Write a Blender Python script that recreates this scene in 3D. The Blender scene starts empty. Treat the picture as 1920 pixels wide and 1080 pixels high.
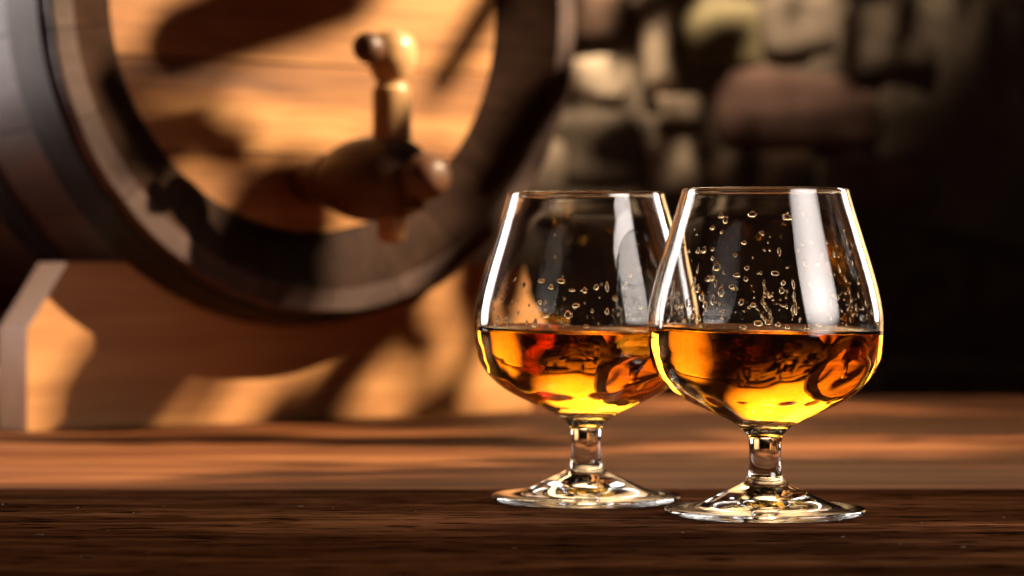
import bpy, bmesh, math, random
from mathutils import Vector, Matrix, noise
R = math.radians
rnd = random.Random(7)
scene = bpy.context.scene
COL = scene.collection

# ------------------------------------------------------------------ camera
cam_d = bpy.data.cameras.new('camera')
cam = bpy.data.objects.new('camera', cam_d); COL.objects.link(cam)
CAM_H = 0.0931
cam.location = (0, 0, CAM_H)
cam.rotation_euler = (R(90) - math.atan(50 / 5333), 0, 0)
cam_d.sensor_width = 36.0
cam_d.lens = 100.0
cam_d.clip_start = 0.02
cam_d.clip_end = 50
cam_d.dof.use_dof = True
cam_d.dof.focus_distance = 1.018
cam_d.dof.aperture_fstop = 10.0
scene.camera = cam

# ------------------------------------------------------------------ world + lamps
world = bpy.data.worlds.new('World'); scene.world = world
world.use_nodes = True
world.node_tree.nodes['Background'].inputs[0].default_value = (0.9, 0.8, 0.75, 1)
world.node_tree.nodes['Background'].inputs[1].default_value = 0.013

YAW = R(37.0)
EA = Vector((math.cos(YAW), math.sin(YAW), 0))       # along the stand's front board
NF = Vector((math.sin(YAW), -math.cos(YAW), 0))      # the barrel's facing direction
BC = Vector((-0.104, 1.632, 0.243))                  # centre of the barrel's front rim
SUN_D = Vector((-1.401, 0.197, -1.0)).normalized()   # travel direction of the hard key light
KEY = BC + Vector((0.02, -0.02, -0.06)) - SUN_D * 2.0

def lamp(name, kind, loc, target, energy, color, **kw):
    d = bpy.data.lights.new(name, kind)
    d.energy = energy; d.color = color
    for k, v in kw.items(): setattr(d, k, v)
    o = bpy.data.objects.new(name, d); COL.objects.link(o)
    o.location = loc
    o.rotation_euler = (Vector(target) - Vector(loc)).to_track_quat('-Z', 'Y').to_euler()
    return o

GC = Vector((0.0931, 1.0457, 0.0))                   # front glass
GL = Vector((0.0288, 1.1050, 0.0))                   # rear glass
lamp('key_spot', 'SPOT', KEY, BC + Vector((0.0, 0.0, -0.055)), 790, (1.0, 0.79, 0.52),
     spot_size=R(27), spot_blend=0.3, shadow_soft_size=0.014)
lamp('strip_left', 'AREA', (-0.60, 1.62, 0.30), (0.06, 1.06, 0.10), 1.25, (1.0, 0.89, 0.84),
     shape='RECTANGLE', size=0.22, size_y=0.50, spread=R(88))
lamp('strip_right', 'AREA', (0.52, 1.42, 0.24), (0.08, 1.06, 0.10), 0.30, (1.0, 0.89, 0.84),
     shape='RECTANGLE', size=0.11, size_y=0.34, spread=R(60))
lamp('window_softbox', 'AREA', (0.290, 0.876, 0.172), (0.092, 1.030, 0.082), 0.26, (1.0, 0.86, 0.80),
     shape='RECTANGLE', size=0.173, size_y=0.25, spread=R(52))
lamp('whisky_fill', 'AREA', (-0.20, 2.05, 0.90), (0.07, 1.06, 0.07), 1.2, (1.0, 0.70, 0.38),  # unseen lamp added behind and above to make the whisky glow
     shape='RECTANGLE', size=0.46, size_y=0.75, spread=R(50))
BGL = Vector((0.15, 1.45, 1.85))
lamp('background_spot', 'SPOT', BGL, (0.08, 2.70, 0.965), 1900, (1.0, 0.76, 0.50),
     spot_size=R(40), spot_blend=1.0, shadow_soft_size=0.006)

lamp('whisky_side_fill', 'SPOT', (0.75, 1.75, 1.35), (0.98, 2.70, 0.22), 640, (1.0, 0.70, 0.40),  # added lamp: lights the wall out of view for orange in the whisky
     spot_size=R(30), spot_blend=1.0, shadow_soft_size=0.03)
scene.view_settings.view_transform = 'Standard'
scene.view_settings.look = 'None'
scene.view_settings.exposure = 0.0
scene.view_settings.gamma = 1.0
scene.view_settings.use_curve_mapping = False
cy = scene.cycles
cy.max_bounces = 20; cy.transmission_bounces = 20; cy.glossy_bounces = 8
cy.diffuse_bounces = 4; cy.transparent_max_bounces = 8
cy.caustics_refractive = True; cy.caustics_reflective = False
cy.blur_glossy = 0.6
cy.sample_clamp_indirect = 6.0
cy.use_denoising = True
try: cy.denoiser = 'OPENIMAGEDENOISE'
except Exception: pass

# ------------------------------------------------------------------ helpers
def tag(o, label=None, cat=None, group=None, kind=None):
    if label: o['label'] = label
    if cat: o['category'] = cat
    if group: o['group'] = group
    if kind: o['kind'] = kind
    return o

def empty(name, loc=(0, 0, 0), rz=0.0):
    o = bpy.data.objects.new(name, None); COL.objects.link(o)
    o.empty_display_size = 0.02
    o.location = loc; o.rotation_euler = (0, 0, rz)
    return o

def link(name, me, mat=None, parent=None, loc=None, rot=None):
    o = bpy.data.objects.new(name, me); COL.objects.link(o)
    if mat and not me.materials: me.materials.append(mat)
    if parent: o.parent = parent
    if loc is not None: o.location = loc
    if rot is not None: o.rotation_euler = rot
    return o

def from_bm(name, bm, smooth=True, angle=None):
    bmesh.ops.recalc_face_normals(bm, faces=bm.faces)
    me = bpy.data.meshes.new(name); bm.to_mesh(me); bm.free()
    if smooth:
        me.polygons.foreach_set('use_smooth', [True] * len(me.polygons))
        if angle is not None: me.set_sharp_from_angle(angle=angle)
    return me

def lathe_bm(profile, seg=48, axis='Z'):
    """profile: list of (r, h); r == 0 makes a pole"""
    bm = bmesh.new(); rings = []
    for r, h in profile:
        ring = []
        if r < 1e-7:
            ring = [bm.verts.new((0, 0, h))]
        else:
            for i in range(seg):
                a = 2 * math.pi * i / seg
                ring.append(bm.verts.new((r * math.cos(a), r * math.sin(a), h)))
        rings.append(ring)
    for A, B in zip(rings, rings[1:]):
        for i in range(seg):
            j = (i + 1) % seg
            if len(A) == 1 and len(B) == 1: continue
            if len(A) == 1: bm.faces.new((A[0], B[i], B[j]))
            elif len(B) == 1: bm.faces.new((A[i], A[j], B[0]))
            else: bm.faces.new((A[i], A[j], B[j], B[i]))
    if axis == '-Y':     # h runs along -Y
        for v in bm.verts: v.co = Vector((v.co.x, -v.co.z, v.co.y))
    return bm

def catmull(pts, n=8):
    out = []
    P = [pts[0]] + list(pts) + [pts[-1]]
    for i in range(1, len(P) - 2):
        p0, p1, p2, p3 = (Vector(p) for p in P[i - 1:i + 3])
        for k in range(n):
            t = k / n
            out.append(0.5 * ((2 * p1) + (p2 - p0) * t + (2 * p0 - 5 * p1 + 4 * p2 - p3) * t * t
                              + (3 * p1 - p0 - 3 * p2 + p3) * t ** 3))
    out.append(Vector(pts[-1]))
    return [(max(0.0, v[0]), v[1]) for v in out]

def box_bm(x0, x1, y0, y1, z0, z1, bev=0.0, seg=2):
    bm = bmesh.new()
    bmesh.ops.create_cube(bm, size=1.0)
    for v in bm.verts:
        v.co = Vector((x0 if v.co.x < 0 else x1, y0 if v.co.y < 0 else y1, z0 if v.co.z < 0 else z1))
    if bev:
        bmesh.ops.bevel(bm, geom=bm.edges[:], offset=bev, segments=seg, affect='EDGES', profile=0.5)
    return bm

# ------------------------------------------------------------------ materials
def new_mat(name):
    m = bpy.data.materials.new(name); m.use_nodes = True
    nt = m.node_tree
    return m, nt, nt.nodes['Principled BSDF'], nt.nodes['Material Output']

def wood(name, dark, mid, light, scale=1.0, axis='X', rough=0.45, bump=0.25, coat=0.0, fine=1.0, pores=0.0,
         patch=0.0, spec=0.5, coatrough=0.25, stretch=1.0):
    m, nt, p, out = new_mat(name)
    N, L = nt.nodes, nt.links
    tc = N.new('ShaderNodeTexCoord'); oi = N.new('ShaderNodeObjectInfo')
    off = N.new('ShaderNodeVectorMath'); off.operation = 'MULTIPLY_ADD'
    L.new(oi.outputs['Random'], off.inputs[0]); off.inputs[1].default_value = (3.1, 5.7, 9.3)
    L.new(tc.outputs['Object'], off.inputs[2])
    def mp(sx):
        q = N.new('ShaderNodeMapping'); L.new(off.outputs[0], q.inputs['Vector'])
        s = {'X': (sx, 1, 1), 'Y': (1, sx, 1), 'Z': (1, 1, sx)}[axis]
        q.inputs['Scale'].default_value = tuple(v * scale for v in s); return q
    def nz(mapn, s, det, rg=0.6, dist=0.0):
        q = N.new('ShaderNodeTexNoise'); L.new(mapn.outputs[0], q.inputs['Vector'])
        q.inputs['Scale'].default_value = s; q.inputs['Detail'].default_value = det
        q.inputs['Roughness'].default_value = rg; q.inputs['Distortion'].default_value = dist; return q
    m1 = mp(0.09); m2 = mp(0.025 * stretch); m3 = mp(0.35)
    broad = nz(m1, 34, 4, 0.55, 0.6)
    fibre = nz(m2, 420 * fine, 5, 0.65)
    blot = nz(m3, 14, 3)
    mix = N.new('ShaderNodeMix'); mix.data_type = 'FLOAT'; mix.inputs[0].default_value = 0.42
    L.new(broad.outputs['Fac'], mix.inputs[2]); L.new(fibre.outputs['Fac'], mix.inputs[3])
    cr = N.new('ShaderNodeValToRGB'); L.new(mix.outputs[0], cr.inputs[0])
    e = cr.color_ramp.elements
    e[0].position = 0.30; e[0].color = (*dark, 1)
    e[1].position = 0.70; e[1].color = (*light, 1)
    k = cr.color_ramp.elements.new(0.5); k.color = (*mid, 1)
    col = cr.outputs[0]
    if patch:
        cm = N.new('ShaderNodeMix'); cm.data_type = 'RGBA'; cm.blend_type = 'MULTIPLY'
        ramp = N.new('ShaderNodeValToRGB'); L.new(blot.outputs['Fac'], ramp.inputs[0])
        ramp.color_ramp.elements[0].position = 0.35; ramp.color_ramp.elements[0].color = (0.45, 0.36, 0.34, 1)
        ramp.color_ramp.elements[1].position = 0.6; ramp.color_ramp.elements[1].color = (1, 1, 1, 1)
        cm.inputs[0].default_value = patch
        L.new(col, cm.inputs[6]); L.new(ramp.outputs[0], cm.inputs[7]); col = cm.outputs[2]
    h = mix.outputs[0]
    if pores:
        po = nz(m2, 900 * fine, 2, 0.5)
        pr = N.new('ShaderNodeMapRange'); L.new(po.outputs['Fac'], pr.inputs[0])
        pr.inputs[1].default_value = 0.36; pr.inputs[2].default_value = 0.46
        pm = N.new('ShaderNodeMix'); pm.data_type = 'RGBA'; pm.blend_type = 'MULTIPLY'; pm.inputs[0].default_value = pores
        L.new(col, pm.inputs[6]); L.new(pr.outputs[0], pm.inputs[7]); col = pm.outputs[2]
        ad = N.new('ShaderNodeMath'); ad.operation = 'MULTIPLY_ADD'
        L.new(pr.outputs[0], ad.inputs[0]); ad.inputs[1].default_value = 0.5; L.new(h, ad.inputs[2]); h = ad.outputs[0]
    L.new(col, p.inputs['Base Color'])
    rr = N.new('ShaderNodeMapRange'); L.new(mix.outputs[0], rr.inputs[0])
    rr.inputs[3].default_value = min(1, rough + 0.12); rr.inputs[4].default_value = max(0.05, rough - 0.12)
    L.new(rr.outputs[0], p.inputs['Roughness'])
    b = N.new('ShaderNodeBump'); b.inputs['Strength'].default_value = bump; b.inputs['Distance'].default_value = 0.0006
    L.new(h, b.inputs['Height']); L.new(b.outputs[0], p.inputs['Normal'])
    p.inputs['Coat Weight'].default_value = coat; p.inputs['Coat Roughness'].default_value = coatrough
    p.inputs['Specular IOR Level'].default_value = spec
    return m

M = {}
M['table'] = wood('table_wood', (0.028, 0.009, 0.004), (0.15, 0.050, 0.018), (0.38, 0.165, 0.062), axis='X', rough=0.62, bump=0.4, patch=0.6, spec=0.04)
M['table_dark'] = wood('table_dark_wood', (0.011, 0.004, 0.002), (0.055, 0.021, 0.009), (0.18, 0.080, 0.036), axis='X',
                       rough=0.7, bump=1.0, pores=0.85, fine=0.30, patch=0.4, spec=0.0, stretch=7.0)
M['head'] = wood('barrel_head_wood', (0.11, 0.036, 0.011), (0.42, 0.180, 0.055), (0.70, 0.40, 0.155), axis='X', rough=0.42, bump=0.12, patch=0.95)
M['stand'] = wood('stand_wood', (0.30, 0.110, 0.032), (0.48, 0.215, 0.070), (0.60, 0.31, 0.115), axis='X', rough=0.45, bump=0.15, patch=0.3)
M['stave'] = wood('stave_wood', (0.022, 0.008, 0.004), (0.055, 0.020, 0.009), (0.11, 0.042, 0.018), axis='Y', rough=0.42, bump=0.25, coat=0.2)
M['chime'] = wood('chime_wood', (0.012, 0.006, 0.004), (0.024, 0.012, 0.008), (0.048, 0.024, 0.016), axis='Y', rough=0.55, bump=0.2, coat=0.0, spec=0.03)
M['end_grain'] = wood('stave_end_grain', (0.030, 0.015, 0.011), (0.060, 0.033, 0.026), (0.12, 0.070, 0.056), axis='Y', rough=0.5, bump=0.15, coat=0.0, spec=0.3)
M['key'] = wood('tap_wood_lit', (0.34, 0.165, 0.065), (0.52, 0.29, 0.125), (0.66, 0.41, 0.20), axis='Z', rough=0.36, bump=0.1, coat=0.3)  # light on the tap key put into a paler wood colour
M['tap'] = wood('tap_wood_shaded', (0.050, 0.018, 0.008), (0.10, 0.038, 0.016), (0.16, 0.066, 0.028), axis='Z', rough=0.5, bump=0.2, coat=0.05)  # shade on tap body, spout and handle put into a darker wood colour
M['leaf'] = wood('leaf_green', (0.03, 0.05, 0.012), (0.05, 0.08, 0.02), (0.08, 0.12, 0.03), rough=0.6)
M['bark'] = wood('branch_bark', (0.03, 0.02, 0.012), (0.07, 0.045, 0.03), (0.12, 0.08, 0.05), axis='Z', rough=0.8, bump=0.6)

m, nt, p, out = new_mat('hoop_steel'); M['hoop'] = m
p.inputs['Base Color'].default_value = (0.026, 0.019, 0.016, 1); p.inputs['Metallic'].default_value = 0.6
nz = nt.nodes.new('ShaderNodeTexNoise'); nz.inputs['Scale'].default_value = 60; nz.inputs['Detail'].default_value = 5
tc = nt.nodes.new('ShaderNodeTexCoord'); nt.links.new(tc.outputs['Object'], nz.inputs['Vector'])
mr = nt.nodes.new('ShaderNodeMapRange'); mr.inputs[3].default_value = 0.28; mr.inputs[4].default_value = 0.52
nt.links.new(nz.outputs['Fac'], mr.inputs[0]); nt.links.new(mr.outputs[0], p.inputs['Roughness'])
b = nt.nodes.new('ShaderNodeBump'); b.inputs['Strength'].default_value = 0.15; b.inputs['Distance'].default_value = 0.001
nt.links.new(nz.outputs['Fac'], b.inputs['Height']); nt.links.new(b.outputs[0], p.inputs['Normal'])

def glass_mat(name, ior, color=(1, 1, 1), vol=None):
    m = bpy.data.materials.new(name); m.use_nodes = True
    nt = m.node_tree; nt.nodes.remove(nt.nodes['Principled BSDF'])
    g = nt.nodes.new('ShaderNodeBsdfGlass'); g.inputs['IOR'].default_value = ior
    g.inputs['Roughness'].default_value = 0.0; g.inputs['Color'].default_value = (*color, 1)
    out = nt.nodes['Material Output']; nt.links.new(g.outputs[0], out.inputs['Surface'])
    if vol:
        v = nt.nodes.new('ShaderNodeVolumeAbsorption'); v.inputs['Color'].default_value = (*vol[0], 1)
        v.inputs['Density'].default_value = vol[1]; nt.links.new(v.outputs[0], out.inputs['Volume'])
    return m
M['glass'] = glass_mat('clear_glass', 1.5, (0.985, 0.99, 0.985))
M['whisky'] = glass_mat('amber_whisky', 1.36, (1, 1, 1), ((0.997, 0.75, 0.0), 64.0))
M['drop'] = glass_mat('whisky_drop', 1.36, (1.0, 0.97, 0.9))

# ------------------------------------------------------------------ table
table = empty('plank_table', (0, 1.2, 0))
tag(table, 'dark stained plank table under the glasses and the barrel stand', 'table')
def plank(y0, y1, mat, z1=0.0, bow=0.0, name='plank'):
    bm = box_bm(-0.95, 0.95, y0 - 1.2, y1 - 1.2, -0.028 + z1, z1, 0.0016, 2)
    bmesh.ops.subdivide_edges(bm, edges=[e for e in bm.edges if abs(e.verts[0].co.x - e.verts[1].co.x) > 1.0], cuts=60, use_grid_fill=True)
    for v in bm.verts:
        if abs(v.co.z - z1) < 0.01:
            v.co.z += 0.0006 * noise.noise(Vector((v.co.x * 3, y0 * 17, 0)))* (1 if v.co.y < 0 else 1)
            v.co.y += 0.0009 * noise.noise(Vector((v.co.x * 6, y0 * 31 + (4 if v.co.y > (y0 + y1) / 2 - 1.2 else 0), 2)))
    return link(name, from_bm('plank', bm, True, R(35)), mat, table)
def front_plank(y0, y1):
    xs = [-0.95 + 0.02 * i for i in range(33)] + [-0.30 + 0.0016 * i for i in range(1, 375)] + [0.30 + 0.02 * i for i in range(1, 33)] + [0.95]
    ny = 300; verts, faces = [], []
    for j in range(ny + 1):
        y = y0 + (y1 - y0) * j / ny
        e = min(1.0, (y1 - y) / 0.004, (y - y0) / 0.004)
        for x in xs:
            h = noise.noise(Vector((x * 22, y * 190, 1.0))) * 0.00032 + noise.noise(Vector((x * 95, y * 430, 7.0))) * 0.00020
            c = noise.noise(Vector((x * 11, y * 110, 4.0)))
            h -= 0.0007 * max(0.0, c - 0.38)
            verts.append((x, y - 1.2 + (0.0012 * noise.noise(Vector((x * 14, 3, 1))) if j == ny else 0), h - 0.0009 * (1 - e) ** 2 - 0.0003))
    n = len(xs)
    for j in range(ny):
        for i in range(n - 1):
            a = j * n + i; faces.append((a, a + 1, a + n + 1, a + n))
    top = len(verts); b0 = len(verts)
    loop = [i for i in range(n)] + [j * n + n - 1 for j in range(1, ny + 1)] + [ny * n + i for i in range(n - 2, -1, -1)] + [j * n for j in range(ny - 1, 0, -1)]
    for v in loop: verts.append((verts[v][0], verts[v][1], -0.028))
    m_ = len(loop)
    for i in range(m_): faces.append((loop[(i + 1) % m_], loop[i], b0 + i, b0 + (i + 1) % m_))
    faces.append([b0 + i for i in range(m_)][::-1])
    me = bpy.data.meshes.new('plank'); me.from_pydata(verts, [], faces); me.update()
    me.polygons.foreach_set('use_smooth', [True] * len(faces)); me.set_sharp_from_angle(angle=R(50))
    return link('plank', me, M['table_dark'], table)
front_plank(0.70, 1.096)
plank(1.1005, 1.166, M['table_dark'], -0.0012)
plank(1.1695, 1.315, M['table'], -0.0004)
plank(1.3185, 1.475, M['table'], -0.001)
plank(1.4785, 1.64, M['table'], -0.0004)
plank(1.6435, 1.80, M['table'], -0.0008)
plank(1.8035, 1.97, M['table'], -0.0004)
for x in (-0.6, 0.6):
    link('cross_batten', from_bm('cross_batten', box_bm(x - 0.04, x + 0.04, -0.47, 0.74, -0.064, -0.0295, 0.002)), M['table_dark'], table)

# ------------------------------------------------------------------ stone wall
WALL_Y = 2.70
def stone_mat(name, c1, c2):
    m, nt, p, out = new_mat(name)
    N, L = nt.nodes, nt.links
    tc = N.new('ShaderNodeTexCoord')
    a = N.new('ShaderNodeTexNoise'); a.inputs['Scale'].default_value = 22; a.inputs['Detail'].default_value = 6; a.inputs['Roughness'].default_value = 0.65
    L.new(tc.outputs['Object'], a.inputs['Vector'])
    cr = N.new('ShaderNodeValToRGB'); L.new(a.outputs['Fac'], cr.inputs[0])
    cr.color_ramp.elements[0].position = 0.35; cr.color_ramp.elements[0].color = (*c1, 1)
    cr.color_ramp.elements[1].position = 0.65; cr.color_ramp.elements[1].color = (*c2, 1)
    L.new(cr.outputs[0], p.inputs['Base Color']); p.inputs['Roughness'].default_value = 0.9
    b = N.new('ShaderNodeBump'); b.inputs['Distance'].default_value = 0.004; b.inputs['Strength'].default_value = 0.6
    L.new(a.outputs['Fac'], b.inputs['Height']); L.new(b.outputs[0], p.inputs['Normal'])
    return m
SM = {'cream': stone_mat('cream_stone', (0.44, 0.33, 0.24), (0.66, 0.53, 0.40)),
      'grey': stone_mat('grey_stone', (0.15, 0.115, 0.088), (0.26, 0.205, 0.160)),
      'green': stone_mat('mossy_stone', (0.17, 0.140, 0.07), (0.30, 0.25, 0.14)),
      'mauve': stone_mat('mauve_stone', (0.13, 0.070, 0.055), (0.24, 0.140, 0.115)),
      'brown': stone_mat('brown_stone', (0.075, 0.042, 0.028), (0.15, 0.09, 0.062)),
      'mortar': stone_mat('wall_mortar', (0.13, 0.10, 0.075), (0.24, 0.19, 0.145))}
wall = empty('stone_wall', (0, WALL_Y, -0.7))
tag(wall, 'blurred rubble stone wall in the background behind the barrel and glasses', 'wall')
link('mortar_bed', from_bm('mortar_bed', box_bm(-1.1, 1.3, -0.006, 0.30, 0.0, 2.35), False), SM['mortar'], wall)
def plaster(x0, x1, z0, z1, nx, nzz):
    bm = bmesh.new(); g = []
    for j in range(nzz + 1):
        row = []
        for i in range(nx + 1):
            x = x0 + (x1 - x0) * i / nx; zz = z0 + (z1 - z0) * j / nzz
            if i == 0 and x0 > 0: x += 0.02 * noise.noise(Vector((3, 0, zz * 6)))
            if j == 0: zz += 0.03 * noise.noise(Vector((x * 5, 0, 3)))
            row.append(bm.verts.new((x, -0.03 + 0.012 * noise.noise(Vector((x * 4, zz * 4, 0))), zz)))
        g.append(row)
    bk = [[bm.verts.new((v.co.x, 0.03, v.co.z)) for v in row] for row in g]
    for A, s_ in ((g, 1), (bk, -1)):
        for j in range(nzz):
            for i in range(nx): bm.faces.new((A[j][i], A[j][i + 1], A[j + 1][i + 1], A[j + 1][i])[::s_])
    for i in range(nx):
        bm.faces.new((g[0][i], bk[0][i], bk[0][i + 1], g[0][i + 1])); bm.faces.new((g[-1][i], g[-1][i + 1], bk[-1][i + 1], bk[-1][i]))
    for j in range(nzz):
        bm.faces.new((g[j][0], g[j + 1][0], bk[j + 1][0], bk[j][0])); bm.faces.new((g[j][-1], bk[j][-1], bk[j + 1][-1], g[j + 1][-1]))
    return from_bm('plaster', bm)
SM['plaster'] = stone_mat('lime_plaster', (0.46, 0.36, 0.26), (0.58, 0.47, 0.35))
link('plaster', plaster(-1.1, 1.3, 1.17, 2.35, 60, 30), SM['plaster'], wall)  # unseen plaster added to give the whisky a smooth, bright backdrop
link('plaster', plaster(0.66, 1.3, 0.0, 1.135, 16, 28), SM['plaster'], wall)  # unseen side sheet, added for an even glow in the whisky
def stone(cx, cz, w, h, kind):
    bm = bmesh.new(); bmesh.ops.create_cube(bm, size=2.0)
    bmesh.ops.subdivide_edges(bm, edges=bm.edges[:], cuts=3, use_grid_fill=True)
    sd = Vector((rnd.random() * 50, rnd.random() * 50, rnd.random() * 50))
    dep = rnd.uniform(0.028, 0.045)
    for v in bm.verts:
        c = v.co.copy()
        q = (abs(c.x) ** 9 + abs(c.y) ** 9 + abs(c.z) ** 9) ** (1 / 9)
        c /= max(q, 1e-6)
        n = noise.noise_vector(c * 1.1 + sd) * 0.30
        c += n
        v.co = Vector((c.x * w / 2, c.y * dep, c.z * h / 2))
    return link('stone', from_bm('stone', bm), SM[kind], wall, (cx, 0.015, cz + 0.7), (0, R(rnd.uniform(-9, 9)), 0))
def px(x, y, Y=WALL_Y):
    return ((x - 960) * Y / 5333, CAM_H + (490 - y) * Y / 5333)
placed = []
for (x, y, w, h, k) in [(1122, 145, 125, 100, 'cream'), (1128, 275, 190, 145, 'grey'), (1232, 90, 70, 190, 'cream'),
                        (1272, 205, 85, 60, 'cream'), (1262, 315, 90, 120, 'cream'), (1350, 60, 165, 130, 'green'),
                        (1490, 50, 150, 120, 'grey'), (1490, 205, 300, 150, 'mauve'), (1105, 30, 165, 110, 'brown'),
                        (1660, 70, 170, 150, 'grey'), (1420, 350, 210, 115, 'brown'), (1640, 345, 200, 120, 'mauve'),
                        (1130, 420, 180, 120, 'grey'), (1290, 440, 120, 105, 'brown'), (1000, 330, 130, 150, 'cream')]:
    cx, cz = px(x, y); s = WALL_Y / 5333
    placed.append((cx, cz, w * s, h * s)); stone(cx, cz, w * s * 0.96, h * s * 0.94, k)
z = -0.69
while z < 0.42:
    hh = rnd.uniform(0.075, 0.13); x = -1.08 + rnd.uniform(0, 0.05)
    while x < 0.58:
        w = rnd.uniform(0.10, 0.30); cx, cz = x + w / 2, z + hh / 2
        if not any(abs(cx - a) < (w + c) / 2 * 0.86 and abs(cz - b_) < (hh + d) / 2 * 0.86 for a, b_, c, d in placed):
            stone(cx, cz, w * 0.95, hh * 0.93, rnd.choice(['brown', 'mauve', 'grey', 'brown', 'green', 'brown']))
        x += w
    z += hh

# ------------------------------------------------------------------ barrel stand
ST0 = Vector((-0.1266, 1.6618, 0))
stand = empty('barrel_stand', ST0, YAW)
tag(stand, 'orange brown wooden cradle stand holding up the barrel', 'barrel stand')
SW, SH = 0.174, 0.0925
BAX = 0.000            # barrel axis offset along the board
def cradle(y0, y1, rad, rad2):
    pts = [(-SW, 0), (-SW, SH - 0.037), (-SW + 0.025, SH)]
    zc = BC.z
    def arc(rad):
        hw = math.sqrt(rad * rad - (zc - SH) ** 2); a0 = math.asin(hw / rad)
        return [(BAX + rad * math.sin(-a0 + 2 * a0 * i / 24), zc - rad * math.cos(-a0 + 2 * a0 * i / 24)) for i in range(25)]
    pts2 = pts + arc(rad2); pts = pts + arc(rad)
    tail = [(SW - 0.025, SH), (SW, SH - 0.037), (SW, 0)]; pts += tail; pts2 += tail
    pts, pts2 = pts[1:-1], pts2[1:-1]                  # the top outline, left to right; columns reach down to the table
    bm = bmesh.new(); n = len(pts)
    ft = [bm.verts.new((x, y0, zz)) for x, zz in pts]; fb = [bm.verts.new((x, y0, 0)) for x, zz in pts]
    bt = [bm.verts.new((x, y1, zz)) for x, zz in pts2]; bb = [bm.verts.new((x, y1, 0)) for x, zz in pts2]
    for i in range(n - 1):
        bm.faces.new((fb[i], fb[i + 1], ft[i + 1], ft[i])); bm.faces.new((bb[i + 1], bb[i], bt[i], bt[i + 1]))
        bm.faces.new((ft[i], ft[i + 1], bt[i + 1], bt[i])); bm.faces.new((fb[i + 1], fb[i], bb[i], bb[i + 1]))
    bm.faces.new((fb[0], ft[0], bt[0], bb[0])); bm.faces.new((fb[-1], bb[-1], bt[-1], ft[-1]))
    return from_bm('cradle_board', bm, False)
link('cradle_board', cradle(0.0, 0.034, 0.1868, 0.1914), M['stand'], stand)
link('cradle_board', cradle(0.215, 0.249, 0.1976, 0.1955), M['stand'], stand)
for sx in (-1, 1):
    link('side_rail', from_bm('side_rail', box_bm(sx * 0.145 - 0.016, sx * 0.145 + 0.016, 0.0345, 0.2145, 0.004, 0.034, 0.0015)), M['stand'], stand)

# ------------------------------------------------------------------ barrel
barrel = empty('oak_barrel', (BC.x, BC.y, 0), YAW)
tag(barrel, 'small dark oak barrel lying on its cradle with steel hoops and wooden tap', 'barrel')
RC, RB, BL = 0.180, 0.198, 0.40
def rout(y):
    t = (y - BL / 2) / (BL / 2)
    return RB - (RB - RC) * abs(t) ** 1.9
NS = 22
def stave_mesh():
    bm = bmesh.new(); half = math.pi / NS - 0.0016
    ys = [0.0, 0.0015, 0.019] + [0.024 + (BL - 0.048) * i / 14 for i in range(15)] + [BL - 0.019, BL - 0.0015, BL]
    th_in = 0.050
    rows = []
    for iy, y in enumerate(ys):
        ro = rout(y); ri = ro - th_in
        if iy in (0, len(ys) - 1): ro -= 0.0015; ri += 0.0360
        if iy in (1, len(ys) - 2): ri += 0.0345
        row = []
        for k in range(5):
            a = -half + 2 * half * k / 4
            d = 0.0006 if k in (0, 4) else 0
            row.append((bm.verts.new(((ro - d) * math.sin(a), y, (ro - d) * math.cos(a))),
                        bm.verts.new((ri * math.sin(a), y, ri * math.cos(a)))))
        rows.append(row)
    for A, B in zip(rows, rows[1:]):
        for k in range(4):
            bm.faces.new((A[k][0], A[k + 1][0], B[k + 1][0], B[k][0]))
            bm.faces.new((A[k][1], B[k][1], B[k + 1][1], A[k + 1][1]))
        bm.faces.new((A[0][0], B[0][0], B[0][1], A[0][1]))
        bm.faces.new((A[4][0], A[4][1], B[4][1], B[4][0]))
    ends = []
    for row in (rows[0], rows[-1]):
        for k in range(4):
            ends.append(bm.faces.new((row[k][0], row[k][1], row[k + 1][1], row[k + 1][0])))
    bmesh.ops.recalc_face_normals(bm, faces=bm.faces)
    for f in bm.faces:
        c = f.calc_center_median(); r = math.hypot(c.x, c.z)
        f.material_index = 2 if (c.y < 0.0005 or c.y > BL - 0.0005) else 1 if r < rout(c.y) - 0.012 else 0
    return from_bm('stave', bm, True, R(28))
sm = stave_mesh(); sm.materials.append(M['stave']); sm.materials.append(M['chime']); sm.materials.append(M['end_grain'])
for i in range(NS):
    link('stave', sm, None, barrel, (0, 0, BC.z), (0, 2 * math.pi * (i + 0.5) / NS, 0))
# heads made of horizontal boards
RH = 0.1330
def head_boards(y0, y1):
    edges = [-RH, -0.088, -0.036, 0.018, 0.074, RH]
    for za, zb in zip(edges, edges[1:]):
        za += 0.0006; zb -= 0.0006
        pts = []
        for i in range(9):
            zz = za + (zb - za) * i / 8; pts.append((math.sqrt(max(0, RH * RH - zz * zz)), zz))
        pts += [(-x, zz) for x, zz in reversed(pts)]
        bm = bmesh.new()
        cl = []
        for q in pts:
            if not cl or (abs(q[0] - cl[-1][0]) + abs(q[1] - cl[-1][1])) > 1e-6: cl.append(q)
        f = [bm.verts.new((x, y0, zz)) for x, zz in cl]; bk = [bm.verts.new((x, y1, zz)) for x, zz in cl]
        n = len(cl); bm.faces.new(f); bm.faces.new(bk[::-1])
        for i in range(n): bm.faces.new((f[i], bk[i], bk[(i + 1) % n], f[(i + 1) % n]))
        o = link('head_board', from_bm('head_board', bm, False), M['head'], barrel, (0, 0, BC.z))
head_boards(0.020, 0.032); head_boards(BL - 0.032, BL - 0.020)
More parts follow.
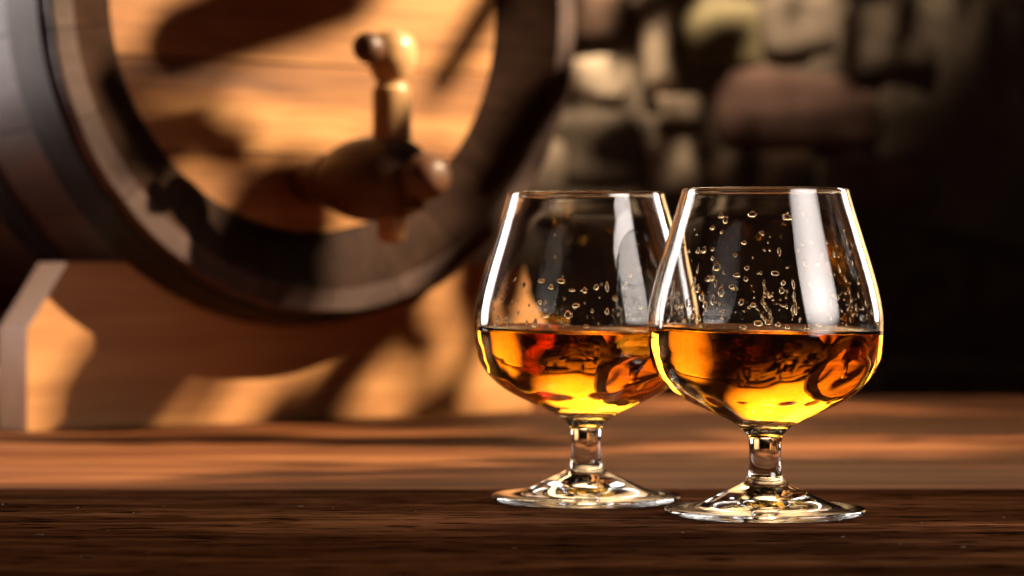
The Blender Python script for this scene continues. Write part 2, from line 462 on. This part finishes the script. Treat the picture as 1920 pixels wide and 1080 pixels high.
def hoop(y0, y1):
    t = 0.0018; prof = []
    for i in range(7):
        y = y0 + (y1 - y0) * i / 6; prof.append((rout(y) + 0.0004 + t, y))
    prof = [(rout(y0) - 0.001, y0)] + prof + [(rout(y1) - 0.001, y1)]
    bm = lathe_bm(prof, 128, 'Z')
    for v in bm.verts: v.co = Vector((v.co.x, v.co.z, v.co.y))
    return link('hoop', from_bm('hoop', bm, True, R(40)), M['hoop'], barrel, (0, 0, BC.z))
hoop(0.008, 0.036); hoop(0.090, 0.114); hoop(BL - 0.036, BL - 0.008); hoop(BL - 0.114, BL - 0.090)
# tap
TX, TZ = -0.0050, 0.139
tap_prof = catmull([(0.0, -0.022), (0.0105, -0.0215), (0.0125, 0.0), (0.0165, 0.010), (0.0160, 0.016), (0.0205, 0.026), (0.0235, 0.042),
                    (0.0240, 0.062), (0.0215, 0.078), (0.0140, 0.086), (0.0085, 0.0885), (0.0105, 0.0915), (0.0128, 0.099),
                    (0.0128, 0.104), (0.0105, 0.1105), (0.006, 0.1145), (0.0, 0.1155)], 5)
tap = link('tap', from_bm('tap', lathe_bm(tap_prof, 40, '-Y')), M['tap'], barrel, (TX, 0, TZ))
key_prof = catmull([(0.0, -0.034), (0.0075, -0.033), (0.0085, 0.0), (0.0108, 0.022), (0.0108, 0.030), (0.0106, 0.048), (0.0090, 0.0505),
                    (0.0088, 0.0535), (0.0110, 0.057), (0.0135, 0.063), (0.0140, 0.069), (0.0130, 0.0755), (0.0085, 0.0800), (0.0, 0.082)], 5)
key = link('tap_key', from_bm('tap_key', lathe_bm(key_prof, 32)), M['key'], tap, (0, -0.069, 0))
bar_prof = catmull([(0.0, -0.014), (0.008, -0.0135), (0.0115, -0.006), (0.0112, 0.002), (0.0072, 0.007), (0.0055, 0.011), (0.0062, 0.0145),
                    (0.0085, 0.019), (0.0085, 0.024), (0.006, 0.0285), (0.0, 0.030)], 5)
link('key_handle', from_bm('key_handle', lathe_bm(bar_prof, 32)), M['tap'], tap, (0, -0.069, 0.0685), (0, R(-84), R(20)))
sp_prof = catmull([(0.0, -0.029), (0.0045, -0.0288), (0.0060, -0.0275), (0.0054, -0.024), (0.0064, -0.021), (0.0066, -0.017), (0.006, -0.010), (0.006, -0.004), (0.0, -0.003)], 4)
link('spout', from_bm('spout', lathe_bm(sp_prof, 24)), M['tap'], tap, (0, -0.086, 0.010), (R(-12), 0, 0))

# ------------------------------------------------------------------ brandy glasses
MM = 0.001
outer = [(0.0, 2.6), (12, 2.2), (24, 1.0), (31.5, 0.0), (34.5, 0.0), (36.6, 0.7), (37.0, 1.7), (36.2, 2.6), (33, 2.9), (28.5, 3.1),
         (24.5, 4.2), (19, 6.6), (13, 9.6), (9.2, 11.3), (7.0, 13.0), (6.2, 15.0), (5.9, 19), (5.9, 24), (6.2, 27.5), (7.0, 29.6), (9.4, 32.0), (13.9, 34.9),
         (22.4, 38.7), (31.6, 43.6), (38.0, 49.3), (41.6, 55.4), (43.0, 62.0), (43.3, 69.0), (42.9, 75.5), (41.3, 83.5), (38.8, 92.5), (36.0, 101.5), (33.2, 110.5), (30.9, 118.3)]
lip = [(30.75, 119.2), (30.3, 119.75), (29.75, 119.6), (29.45, 119.0)]
inner = [(29.45, 118.0), (31.8, 110.5), (34.6, 101.5), (37.4, 92.5), (39.9, 83.5), (41.55, 75.5), (41.9, 69.0), (41.5, 62.0), (40.0, 55.8),
         (36.0, 50.1), (29.4, 45.1), (20.6, 41.0), (11.0, 38.3), (4.5, 37.3), (0.0, 37.1)]
out_s = catmull(outer, 5); inn_s = catmull([(30.75, 119.2)] + lip[1:] + inner, 6)
full = out_s + inn_s
full = [(r * MM, z * MM) for r, z in full]
# drop duplicates
prof = []
for q in full:
    if not prof or math.hypot(q[0] - prof[-1][0], q[1] - prof[-1][1]) > 4e-5: prof.append(q)
i_rim = max(range(len(prof)), key=lambda i: prof[i][1])
inn_curve = sorted([(z, r) for r, z in prof[i_rim + 3:]])
def r_in(z):
    c = inn_curve
    if z <= c[0][0]: return 0.0
    for (za, ra), (zb, rb) in zip(c, c[1:]):
        if za <= z <= zb:
            t = (z - za) / max(1e-9, zb - za); return ra + (rb - ra) * t
    return c[-1][1]
SEG = 160
def ripple(r, z, a, seed):
    if z > 0.075 or r < 0.002: return 0.0
    k_ = min(1.0, (0.075 - z) / 0.012)
    v = noise.noise(Vector((math.cos(a) * 1.3, math.sin(a) * 1.3, z * 60 + seed))) * 0.00022
    v += noise.noise(Vector((math.cos(a) * 0.7, math.sin(a) * 0.7, z * 420 + seed * 3))) * 0.00009
    return v * k_
def outer_ripple(z, a, seed):
    k_ = max(0.0, min(1.0, (z - 0.034) / 0.006)) * max(0.0, min(1.0, (0.068 - z) / 0.008))
    if k_ <= 0: return 0.0
    c, s_ = math.cos(a), math.sin(a)
    v = noise.noise(Vector((c * 1.6, s_ * 1.6, z * 150 + seed))) * 0.00042
    v += noise.noise(Vector((c * 4.2, s_ * 4.2, z * 110 + seed * 2))) * 0.00040
    return v * k_
def glass_parts(seed):
    verts, faces, ringstart = [], [], []
    for i, (r, z) in enumerate(prof):
        ringstart.append(len(verts))
        if r < 1e-6: verts.append((0, 0, z)); continue
        for k in range(SEG):
            a = 2 * math.pi * k / SEG
            inn = i > i_rim
            rr = r + (ripple(r, z, a, seed) if inn else outer_ripple(z, a, seed))
            verts.append((rr * math.cos(a), rr * math.sin(a), z))
    ringstart.append(len(verts))
    fr = []
    for i in range(len(prof) - 1):
        a0, a1, b1 = ringstart[i], ringstart[i + 1], ringstart[i + 2]
        na, nb = a1 - a0, b1 - a1
        for k in range(SEG):
            j = (k + 1) % SEG
            if na == 1: f = (a0, a1 + j, a1 + k)
            elif nb == 1: f = (a0 + k, a0 + j, a1)
            else: f = (a0 + k, a0 + j, a1 + j, a1 + k)
            faces.append(f); fr.append(i)
    me = bpy.data.meshes.new('tmp'); me.from_pydata(verts, [], faces); me.update()
    nrm = [v.normal.copy() for v in me.vertices]
    # outward check on the rim region
    iz = [i for i in range(i_rim) if abs(prof[i][1] - 0.069) < 0.006][-1]
    v0 = ringstart[iz]
    sign = 1 if nrm[v0].dot(Vector(verts[v0])) > 0 else -1
    bpy.data.meshes.remove(me)
    def cls(i):
        r, z = prof[i]; r2, z2 = prof[i + 1]; zz = (z + z2) / 2
        if zz < 0.0125: return 'foot'
        if i < i_rim and zz < 0.0295: return 'stem'
        return 'bowl'
    res = {}
    for part in ('foot', 'stem', 'bowl'):
        idx = {}; vs = []; ns = []; fs = []
        for f, i in zip(faces, fr):
            if cls(i) != part: continue
            nf = []
            for v in (f if sign > 0 else f[::-1]):
                if v not in idx: idx[v] = len(vs); vs.append(verts[v]); ns.append(nrm[v] * sign)
                nf.append(idx[v])
            fs.append(nf)
        m2 = bpy.data.meshes.new('glass_' + part); m2.from_pydata(vs, [], fs); m2.update()
        m2.polygons.foreach_set('use_smooth', [True] * len(fs))
        m2.normals_split_custom_set_from_vertices(ns)
        res[part] = m2
    return res
def liquid_mesh(level, tilt, seed):
    LS = 128; zb = inn_curve[0][0]
    verts, faces = [(0, 0, zb - 0.00012)], []
    OFF = 0.00014
    nz_ = 44
    cols = []
    def surf(x, y): return level + x * tilt
    for k in range(LS):
        a = 2 * math.pi * k / LS; ca, sa = math.cos(a), math.sin(a)
        zt = level
        for _ in range(3): zt = level + r_in(zt) * ca * tilt
        zt += 0.0015
        col = []
        for i in range(1, nz_ + 1):
            t = i / nz_; z = zb + (zt - zb) * t ** 1.9
            r = r_in(z); r += ripple(r, z, a, seed)
            dz = 1e-4; sl = (r_in(z + dz) - r_in(max(zb, z - dz))) / (2 * dz)
            nl = math.hypot(1, sl)
            col.append(len(verts)); rr = r + OFF / nl
            verts.append((rr * ca, rr * sa, z - OFF * sl / nl * (1 if i < nz_ else 0)))
        # top: meniscus then flat
        Rm = r_in(zt)
        for d, h in ((0.0002, 0.00105), (0.0006, 0.0006), (0.0012, 0.00028), (0.002, 0.0001), (0.0034, 0.0)):
            r = Rm - d; col.append(len(verts)); verts.append((r * ca, r * sa, surf(r * ca, 0) + h))
        for fr_ in (0.7, 0.35):
            r = Rm * fr_; col.append(len(verts)); verts.append((r * ca, r * sa, surf(r * ca, 0)))
        cols.append(col)
    top = len(verts); verts.append((0, 0, level))
    for k in range(LS):
        A, B = cols[k], cols[(k + 1) % LS]
        faces.append((0, B[0], A[0]))
        for i in range(len(A) - 1): faces.append((A[i], B[i], B[i + 1], A[i + 1]))
        faces.append((A[-1], B[-1], top))
    me = bpy.data.meshes.new('whisky'); me.from_pydata(verts, [], faces); me.update()
    bm = bmesh.new(); bm.from_mesh(me); bpy.data.meshes.remove(me)
    return from_bm('whisky', bm, True, R(60))

def drop_bm(bm, th, z, w, h, t, seed):
    """a lens-shaped bead on the inner wall at azimuth th"""
    r = r_in(z); dz = 0.0005; sl = (r_in(z + dz) - r_in(z - dz)) / (2 * dz)
    rad = Vector((math.cos(th), math.sin(th), 0)); tan = Vector((-math.sin(th), math.cos(th), 0))
    up = (Vector((0, 0, 1)) + rad * sl).normalized(); inw = tan.cross(up).normalized()
    if inw.dot(rad) > 0: inw = -inw
    c = rad * r + Vector((0, 0, z)) - inw * 0.00012
    vs = bmesh.ops.create_icosphere(bm, subdivisions=2, radius=1.0)['verts']
    for v in vs:
        n = 1 + 0.55 * noise.noise(v.co * 0.9 + Vector((seed * 7.3, seed * 1.7, 0)))
        x, y, k = v.co
        sag = 1 + 0.25 * (-k)
        v.co = c + tan * (x * w * n * sag) + up * (k * h * n) + inw * (max(y, -0.25) * t)

def make_glass(name, loc, label, level, tilt, drops, seed, nrand, liquid_label):
    g = empty(name, loc)
    tag(g, label, 'glass', 'pair of brandy glasses on the table')
    pm = glass_parts(seed)
    o = {k: link(k, me, M['glass'], g) for k, me in pm.items()}
    rr = random.Random(seed)
    for k, (th, z, w, h) in enumerate(drops):
        bm = bmesh.new(); drop_bm(bm, th, z, w * 1.25, h * 1.25, min(w, h) * 0.38, k + seed)
        link('drop', from_bm('drop', bm), M['drop'], o['bowl'])
    for k in range(nrand // 60):                      # running legs of wet spirit
        th = rr.uniform(0, 2 * math.pi); z = level + rr.uniform(0.010, 0.024); bm = bmesh.new(); q = 0
        w = rr.uniform(0.0003, 0.00055)
        while z > level + 0.0022:
            drop_bm(bm, th, z, w * rr.uniform(0.8, 1.5), 0.0013, w * 0.8, q + k * 5 + seed); z -= 0.0014; th += rr.gauss(0, 0.018); q += 1
        drop_bm(bm, th, level + 0.0028, w * 2.2, 0.0012, w * 1.3, k + 40)
        link('wet_streak', from_bm('wet_streak', bm), M['drop'], o['bowl'])
    bm = bmesh.new()
    for k in range(nrand):
        th = rr.uniform(0, 2 * math.pi)
        z = level + 0.0028 + abs(rr.gauss(0, 0.009)) if rr.random() < 0.8 else rr.uniform(level + 0.004, 0.112)
        if z > 0.113: continue
        s = 0.00034 * math.exp(rr.gauss(0, 0.45))
        drop_bm(bm, th, z, s * rr.uniform(0.8, 1.2), s * rr.uniform(0.9, 1.7), s * 0.42, k + seed * 2)
    tag(link('drops', from_bm('drops', bm), M['drop'], o['bowl']), kind='stuff')
    w = link('whisky', liquid_mesh(level, tilt, seed), M['whisky'], None, loc)
    tag(w, liquid_label, 'whisky', 'whisky in the two glasses')
    return g
# beads read off the front wall of the near glass (mm right of the axis, mm above the table, half width, half height)
def front(u, z, w, h, back=False):
    r = r_in(z * MM); s = max(-0.97, min(0.97, u * MM / r)); a = math.asin(s)
    th = -math.pi / 2 + a if not back else math.pi / 2 - a
    return (th, z * MM, w * MM, h * MM)
raw = [(455, 252, .95, 1.2), (587, 222, 1.3, .95), (757, 238, 1.5, .9), (540, 365, .8, .75), (496, 428, .75, .7), (408, 487, 1.1, 1.6),
       (552, 495, .8, .8), (502, 530, 1.1, .7), (690, 522, 1.2, .8), (712, 413, .6, 1.3), (323, 407, .8, 1.1), (280, 408, .6, .9), (257, 383, .6, .7),
       (875, 364, .7, .6), (838, 473, .55, 1.1), (903, 475, .65, 1.0), (808, 405, .45, .6), (862, 572, .5, 1.0), (885, 594, 1.4, .8), (908, 606, .6, .5),
       (925, 675, .5, .5), (975, 630, .8, .6), (1003, 640, .7, 1.0), (965, 665, .5, 1.2), (1052, 300, .6, .5), (1062, 358, .5, .8), (1085, 465, .7, 1.0), (1046, 550, .5, 1.2),
       (1120, 570, .6, .8), (1065, 612, .5, .9), (1015, 500, .5, 1.4), (990, 425, .5, 1.2), (778, 575, .45, 1.6), (782, 630, .4, 2.2), (786, 690, .5, 2.6),
       (425, 612, 1.2, 1.8), (385, 655, .6, 1.6), (400, 575, .5, 1.2), (480, 587, 1.0, .7), (522, 665, .8, 1.0), (577, 680, .9, .8), (720, 608, .9, 1.2),
       (300, 560, .8, 1.5), (312, 600, 1.0, 1.5), (335, 640, 1.1, 1.7), (350, 680, .9, 1.5), (318, 500, .4, 1.6), (240, 690, 1.3, .9), (215, 690, .7, 1.2),
       (262, 675, .6, 1.4), (290, 740, 1.1, .9), (320, 745, .7, 1.1), (250, 760, .9, .8), (600, 770, 1.3, .8), (650, 765, .9, .9), (530, 790, 1.1, .8),
       (700, 775, .8, .8), (745, 788, .7, .7), (845, 790, .9, .7), (905, 780, .8, .8), (1190, 720, .7, .9), (1215, 690, .5, .8), (1145, 490, .4, .6)]
d1 = []
for X, Y, w, h in raw:
    pxx, pyy = 1180 + X / 2.7, 320 + Y / 2.7
    d1.append(front((pxx - 1435) / 5.24, 93.1 - (pyy - 490) / 5.27, w, h))
for X, Y, w, h in [(498, 228, 1.0, 1.0), (455, 290, 1.0, .8), (412, 400, .9, 1.3), (458, 398, .7, .8), (460, 445, .6, .7), (710, 320, .8, .7), (440, 545, 1.1, 1.0), (635, 550, .8, .8)]:
    pxx, pyy = 1180 + X / 2.7, 320 + Y / 2.7
    d1.append(front((pxx - 1435) / 4.9, 93.1 - (pyy - 490) / 4.92, w, h, True))
make_glass('brandy_glass', GC, 'nearer brandy glass in sharp focus, beaded with drops, half full of amber whisky', 0.0672, -0.020, d1, 3, 330,
           'amber whisky in the nearer glass, with a bright yellow glint')
d2 = []
for X, Y, w, h in [(415, 560, 1.4, .8), (510, 560, 1.5, .8), (460, 590, .8, .9), (560, 605, 1.0, .6), (625, 605, .9, .9), (680, 590, .7, 1.0), (735, 590, .6, 1.6), (580, 680, 1.2, .9),
                   (545, 725, 1.3, 1.2), (430, 735, 1.3, .5), (380, 770, .8, 1.4), (165, 655, .7, .7), (215, 655, .7, .7), (195, 750, .8, .9), (245, 740, .7, .8), (235, 760, .6, .6),
                   (245, 785, .7, .7), (325, 580, .6, 1.0), (285, 548, .5, .5), (630, 785, .8, .7), (735, 710, .6, 1.0), (660, 708, .5, .6), (830, 575, .6, .6), (900, 690, .6, .9)]:
    pxx, pyy = 860 + X / 2.7, 320 + Y / 2.7
    d2.append(front((pxx - 1099) / 4.95, 93.1 - (pyy - 490) / 4.98, w, h))
make_glass('brandy_glass', GL, 'farther brandy glass, slightly blurred and partly hidden by the nearer one', 0.0655, -0.020, d2, 11, 200,
           'amber whisky in the farther glass, mottled orange and dark red')

# ------------------------------------------------------------------ unseen branches added beside the set to throw dappled shade
def branch(pts, r0, r1, label, leaves=0, seed=1, spread=0.02, wob=0.004, lsc=1.0):
    rr = random.Random(seed)
    P = []
    V = [Vector(p) for p in pts]
    n = 14
    for i in range(n + 1):
        t = i / n; q = V[0].lerp(V[1], t)
        q += noise.noise_vector(q * 9 + Vector((seed, 0, 0))) * wob
        P.append((q, r0 + (r1 - r0) * t))
    d = (V[1] - V[0]).normalized(); sx = d.orthogonal().normalized(); sy = d.cross(sx)
    root = empty('shade_branch', tuple(V[0]))
    tag(root, label, 'branch', 'unseen branches added for shade')
    bm = bmesh.new(); rings = []
    for q, r in P:
        rings.append([bm.verts.new(q - V[0] + (sx * math.cos(2 * math.pi * k / 10) + sy * math.sin(2 * math.pi * k / 10)) * r) for k in range(10)])
    for A, B in zip(rings, rings[1:]):
        for k in range(10): bm.faces.new((A[k], A[(k + 1) % 10], B[(k + 1) % 10], B[k]))
    bm.faces.new(rings[0][::-1]); bm.faces.new(rings[-1])
    link('limb', from_bm('limb', bm), M['bark'], root)
    if leaves:
        bm = bmesh.new()
        for k in range(leaves):
            t = rr.random(); c = V[0].lerp(V[1], t) - V[0] + Vector((rr.gauss(0, 1), rr.gauss(0, 1), rr.gauss(0, 1))) * spread
            l = rr.uniform(0.018, 0.03) * lsc; u = Vector((rr.gauss(0, 1), rr.gauss(0, 1), rr.gauss(0, 1))).normalized()
            w = u.orthogonal().normalized(); n_ = u.cross(w) * l * 0.15
            vs = [bm.verts.new(c + q) for q in (-u * l, -u * l * 0.3 + w * l * 0.45 + n_, u * l * 0.4 + w * l * 0.36 + n_, u * l,
                                                u * l * 0.4 - w * l * 0.36 + n_, -u * l * 0.3 - w * l * 0.45 + n_)]
            m0 = bm.verts.new(c - u * l * 0.0)
            for i in range(6): bm.faces.new((vs[i], vs[(i + 1) % 6], m0))
        tag(link('foliage', from_bm('foliage', bm), M['leaf'], root), kind='stuff')
    return root
def toward_key(p, s): return Vector(p) + s * (KEY - Vector(p))
def head_pt(x, z): return BC + EA * x - NF * 0.02 + Vector((0, 0, z))
def board_pt(x, z): return ST0 + EA * x + Vector((0, 0, z))
S = 0.42
branch((toward_key(head_pt(0.05, 0.037), S), toward_key(head_pt(-0.095, -0.030), S)), 0.0145, 0.0120, 'unseen dark branch added to the right to shade the barrel head', seed=2)
branch((toward_key(board_pt(0.075, 0.07), S), toward_key(board_pt(-0.012, -0.02), S)), 0.0095, 0.0075, 'unseen dark branch added low to the right to shade the middle of the stand', seed=5)
branch((toward_key(board_pt(-0.055, 0.07), S), toward_key(board_pt(-0.150, -0.015), S)), 0.0105, 0.009, 'unseen dark branch added low to the right to shade the left of the stand', seed=8)

def tap_pt(y, dz=0.0): return Vector((BC.x, BC.y, TZ + dz)) + EA * TX + NF * y
branch((toward_key(tap_pt(-0.01, -0.004), S), toward_key(tap_pt(0.078, -0.004), S)), 0.0205, 0.0190, 'unseen short thick branch added to the right to shade the body of the tap', seed=14, wob=0.002)
branch((toward_key(head_pt(0.135, 0.012), S), toward_key(head_pt(0.085, -0.050), S)), 0.0065, 0.005, 'unseen slim branch added to the right to shade the right of the barrel head', 0, 16)
branch((toward_key(head_pt(0.150, -0.060), S), toward_key(head_pt(0.100, -0.125), S)), 0.009, 0.007, 'unseen dark branch added to the right to shade the lower right of the barrel rim', 0, 17)
branch((toward_key(head_pt(-0.105, -0.112), S), toward_key(head_pt(-0.150, -0.050), S)), 0.010, 0.009, 'unseen leafy branch added to the right to shade the lower left of the barrel rim', 5, 18, 0.010)
branch((toward_key(head_pt(0.03, -0.012), S), toward_key(head_pt(-0.10, -0.052), S)), 0.0028, 0.002, 'unseen thin twig added to the right to shade the middle of the barrel head', 0, 19)
def tab(x, y): return Vector((x, y, 0))
branch((toward_key(tab(0.50, 1.60), S), toward_key(tab(-0.02, 1.66), S)), 0.008, 0.005, 'unseen leafy branch added to the right to shade the back of the table', 420, 21, 0.035)
branch((toward_key(tab(0.50, 1.21), S), toward_key(tab(-0.01, 1.27), S)), 0.008, 0.005, 'unseen leafy branch added to the right to shade the table beside the glasses', 420, 23, 0.026)
branch((toward_key(tab(0.05, 1.465), S), toward_key(tab(-0.22, 1.50), S)), 0.010, 0.008, 'unseen dark branch added to the right to shade the table before the stand', 40, 25, 0.012)


# ------------------------------------------------------------------ specks of dust and splinters on the front plank
bm = bmesh.new(); rr = random.Random(77)
for k in range(34):
    x, y = rr.uniform(-0.20, 0.21), rr.uniform(0.86, 1.09)
    if (Vector((x, y)) - Vector((GC.x, GC.y))).length < 0.039 or (Vector((x, y)) - Vector((GL.x, GL.y))).length < 0.039: continue
    r = 0.00016 * math.exp(rr.gauss(0, 0.5)); a = rr.gauss(0, 0.5); L_ = rr.choice((1, 1, 1.5, 3, 6))
    vs = bmesh.ops.create_icosphere(bm, subdivisions=1, radius=r)['verts']
    for v in vs:
        q = Vector((v.co.x * L_, v.co.y, v.co.z * 0.8)) * (1 + 0.4 * noise.noise(v.co * 3000 + Vector((k, 0, 0))))
        v.co = Vector((x + q.x * math.cos(a) - q.y * math.sin(a), y + q.x * math.sin(a) + q.y * math.cos(a), 0.00012 + q.z))
M['dust'] = stone_mat('pale_dust', (0.16, 0.11, 0.07), (0.34, 0.26, 0.18))
tag(link('wood_dust', from_bm('wood_dust', bm), M['dust']), 'pale specks of dust scattered on the front plank', 'dust', kind='stuff')

def wl(x, z, k): return Vector((x, WALL_Y - 0.03, z)).lerp(BGL, k)
branch((wl(0.62, 0.27, 0.62), wl(-0.10, 0.22, 0.62)), 0.002, 0.0015, 'unseen leafy branch added above to dapple the light on the stone wall', 62, 41, 0.026, lsc=0.7)  # out of view, added to break up the wall light
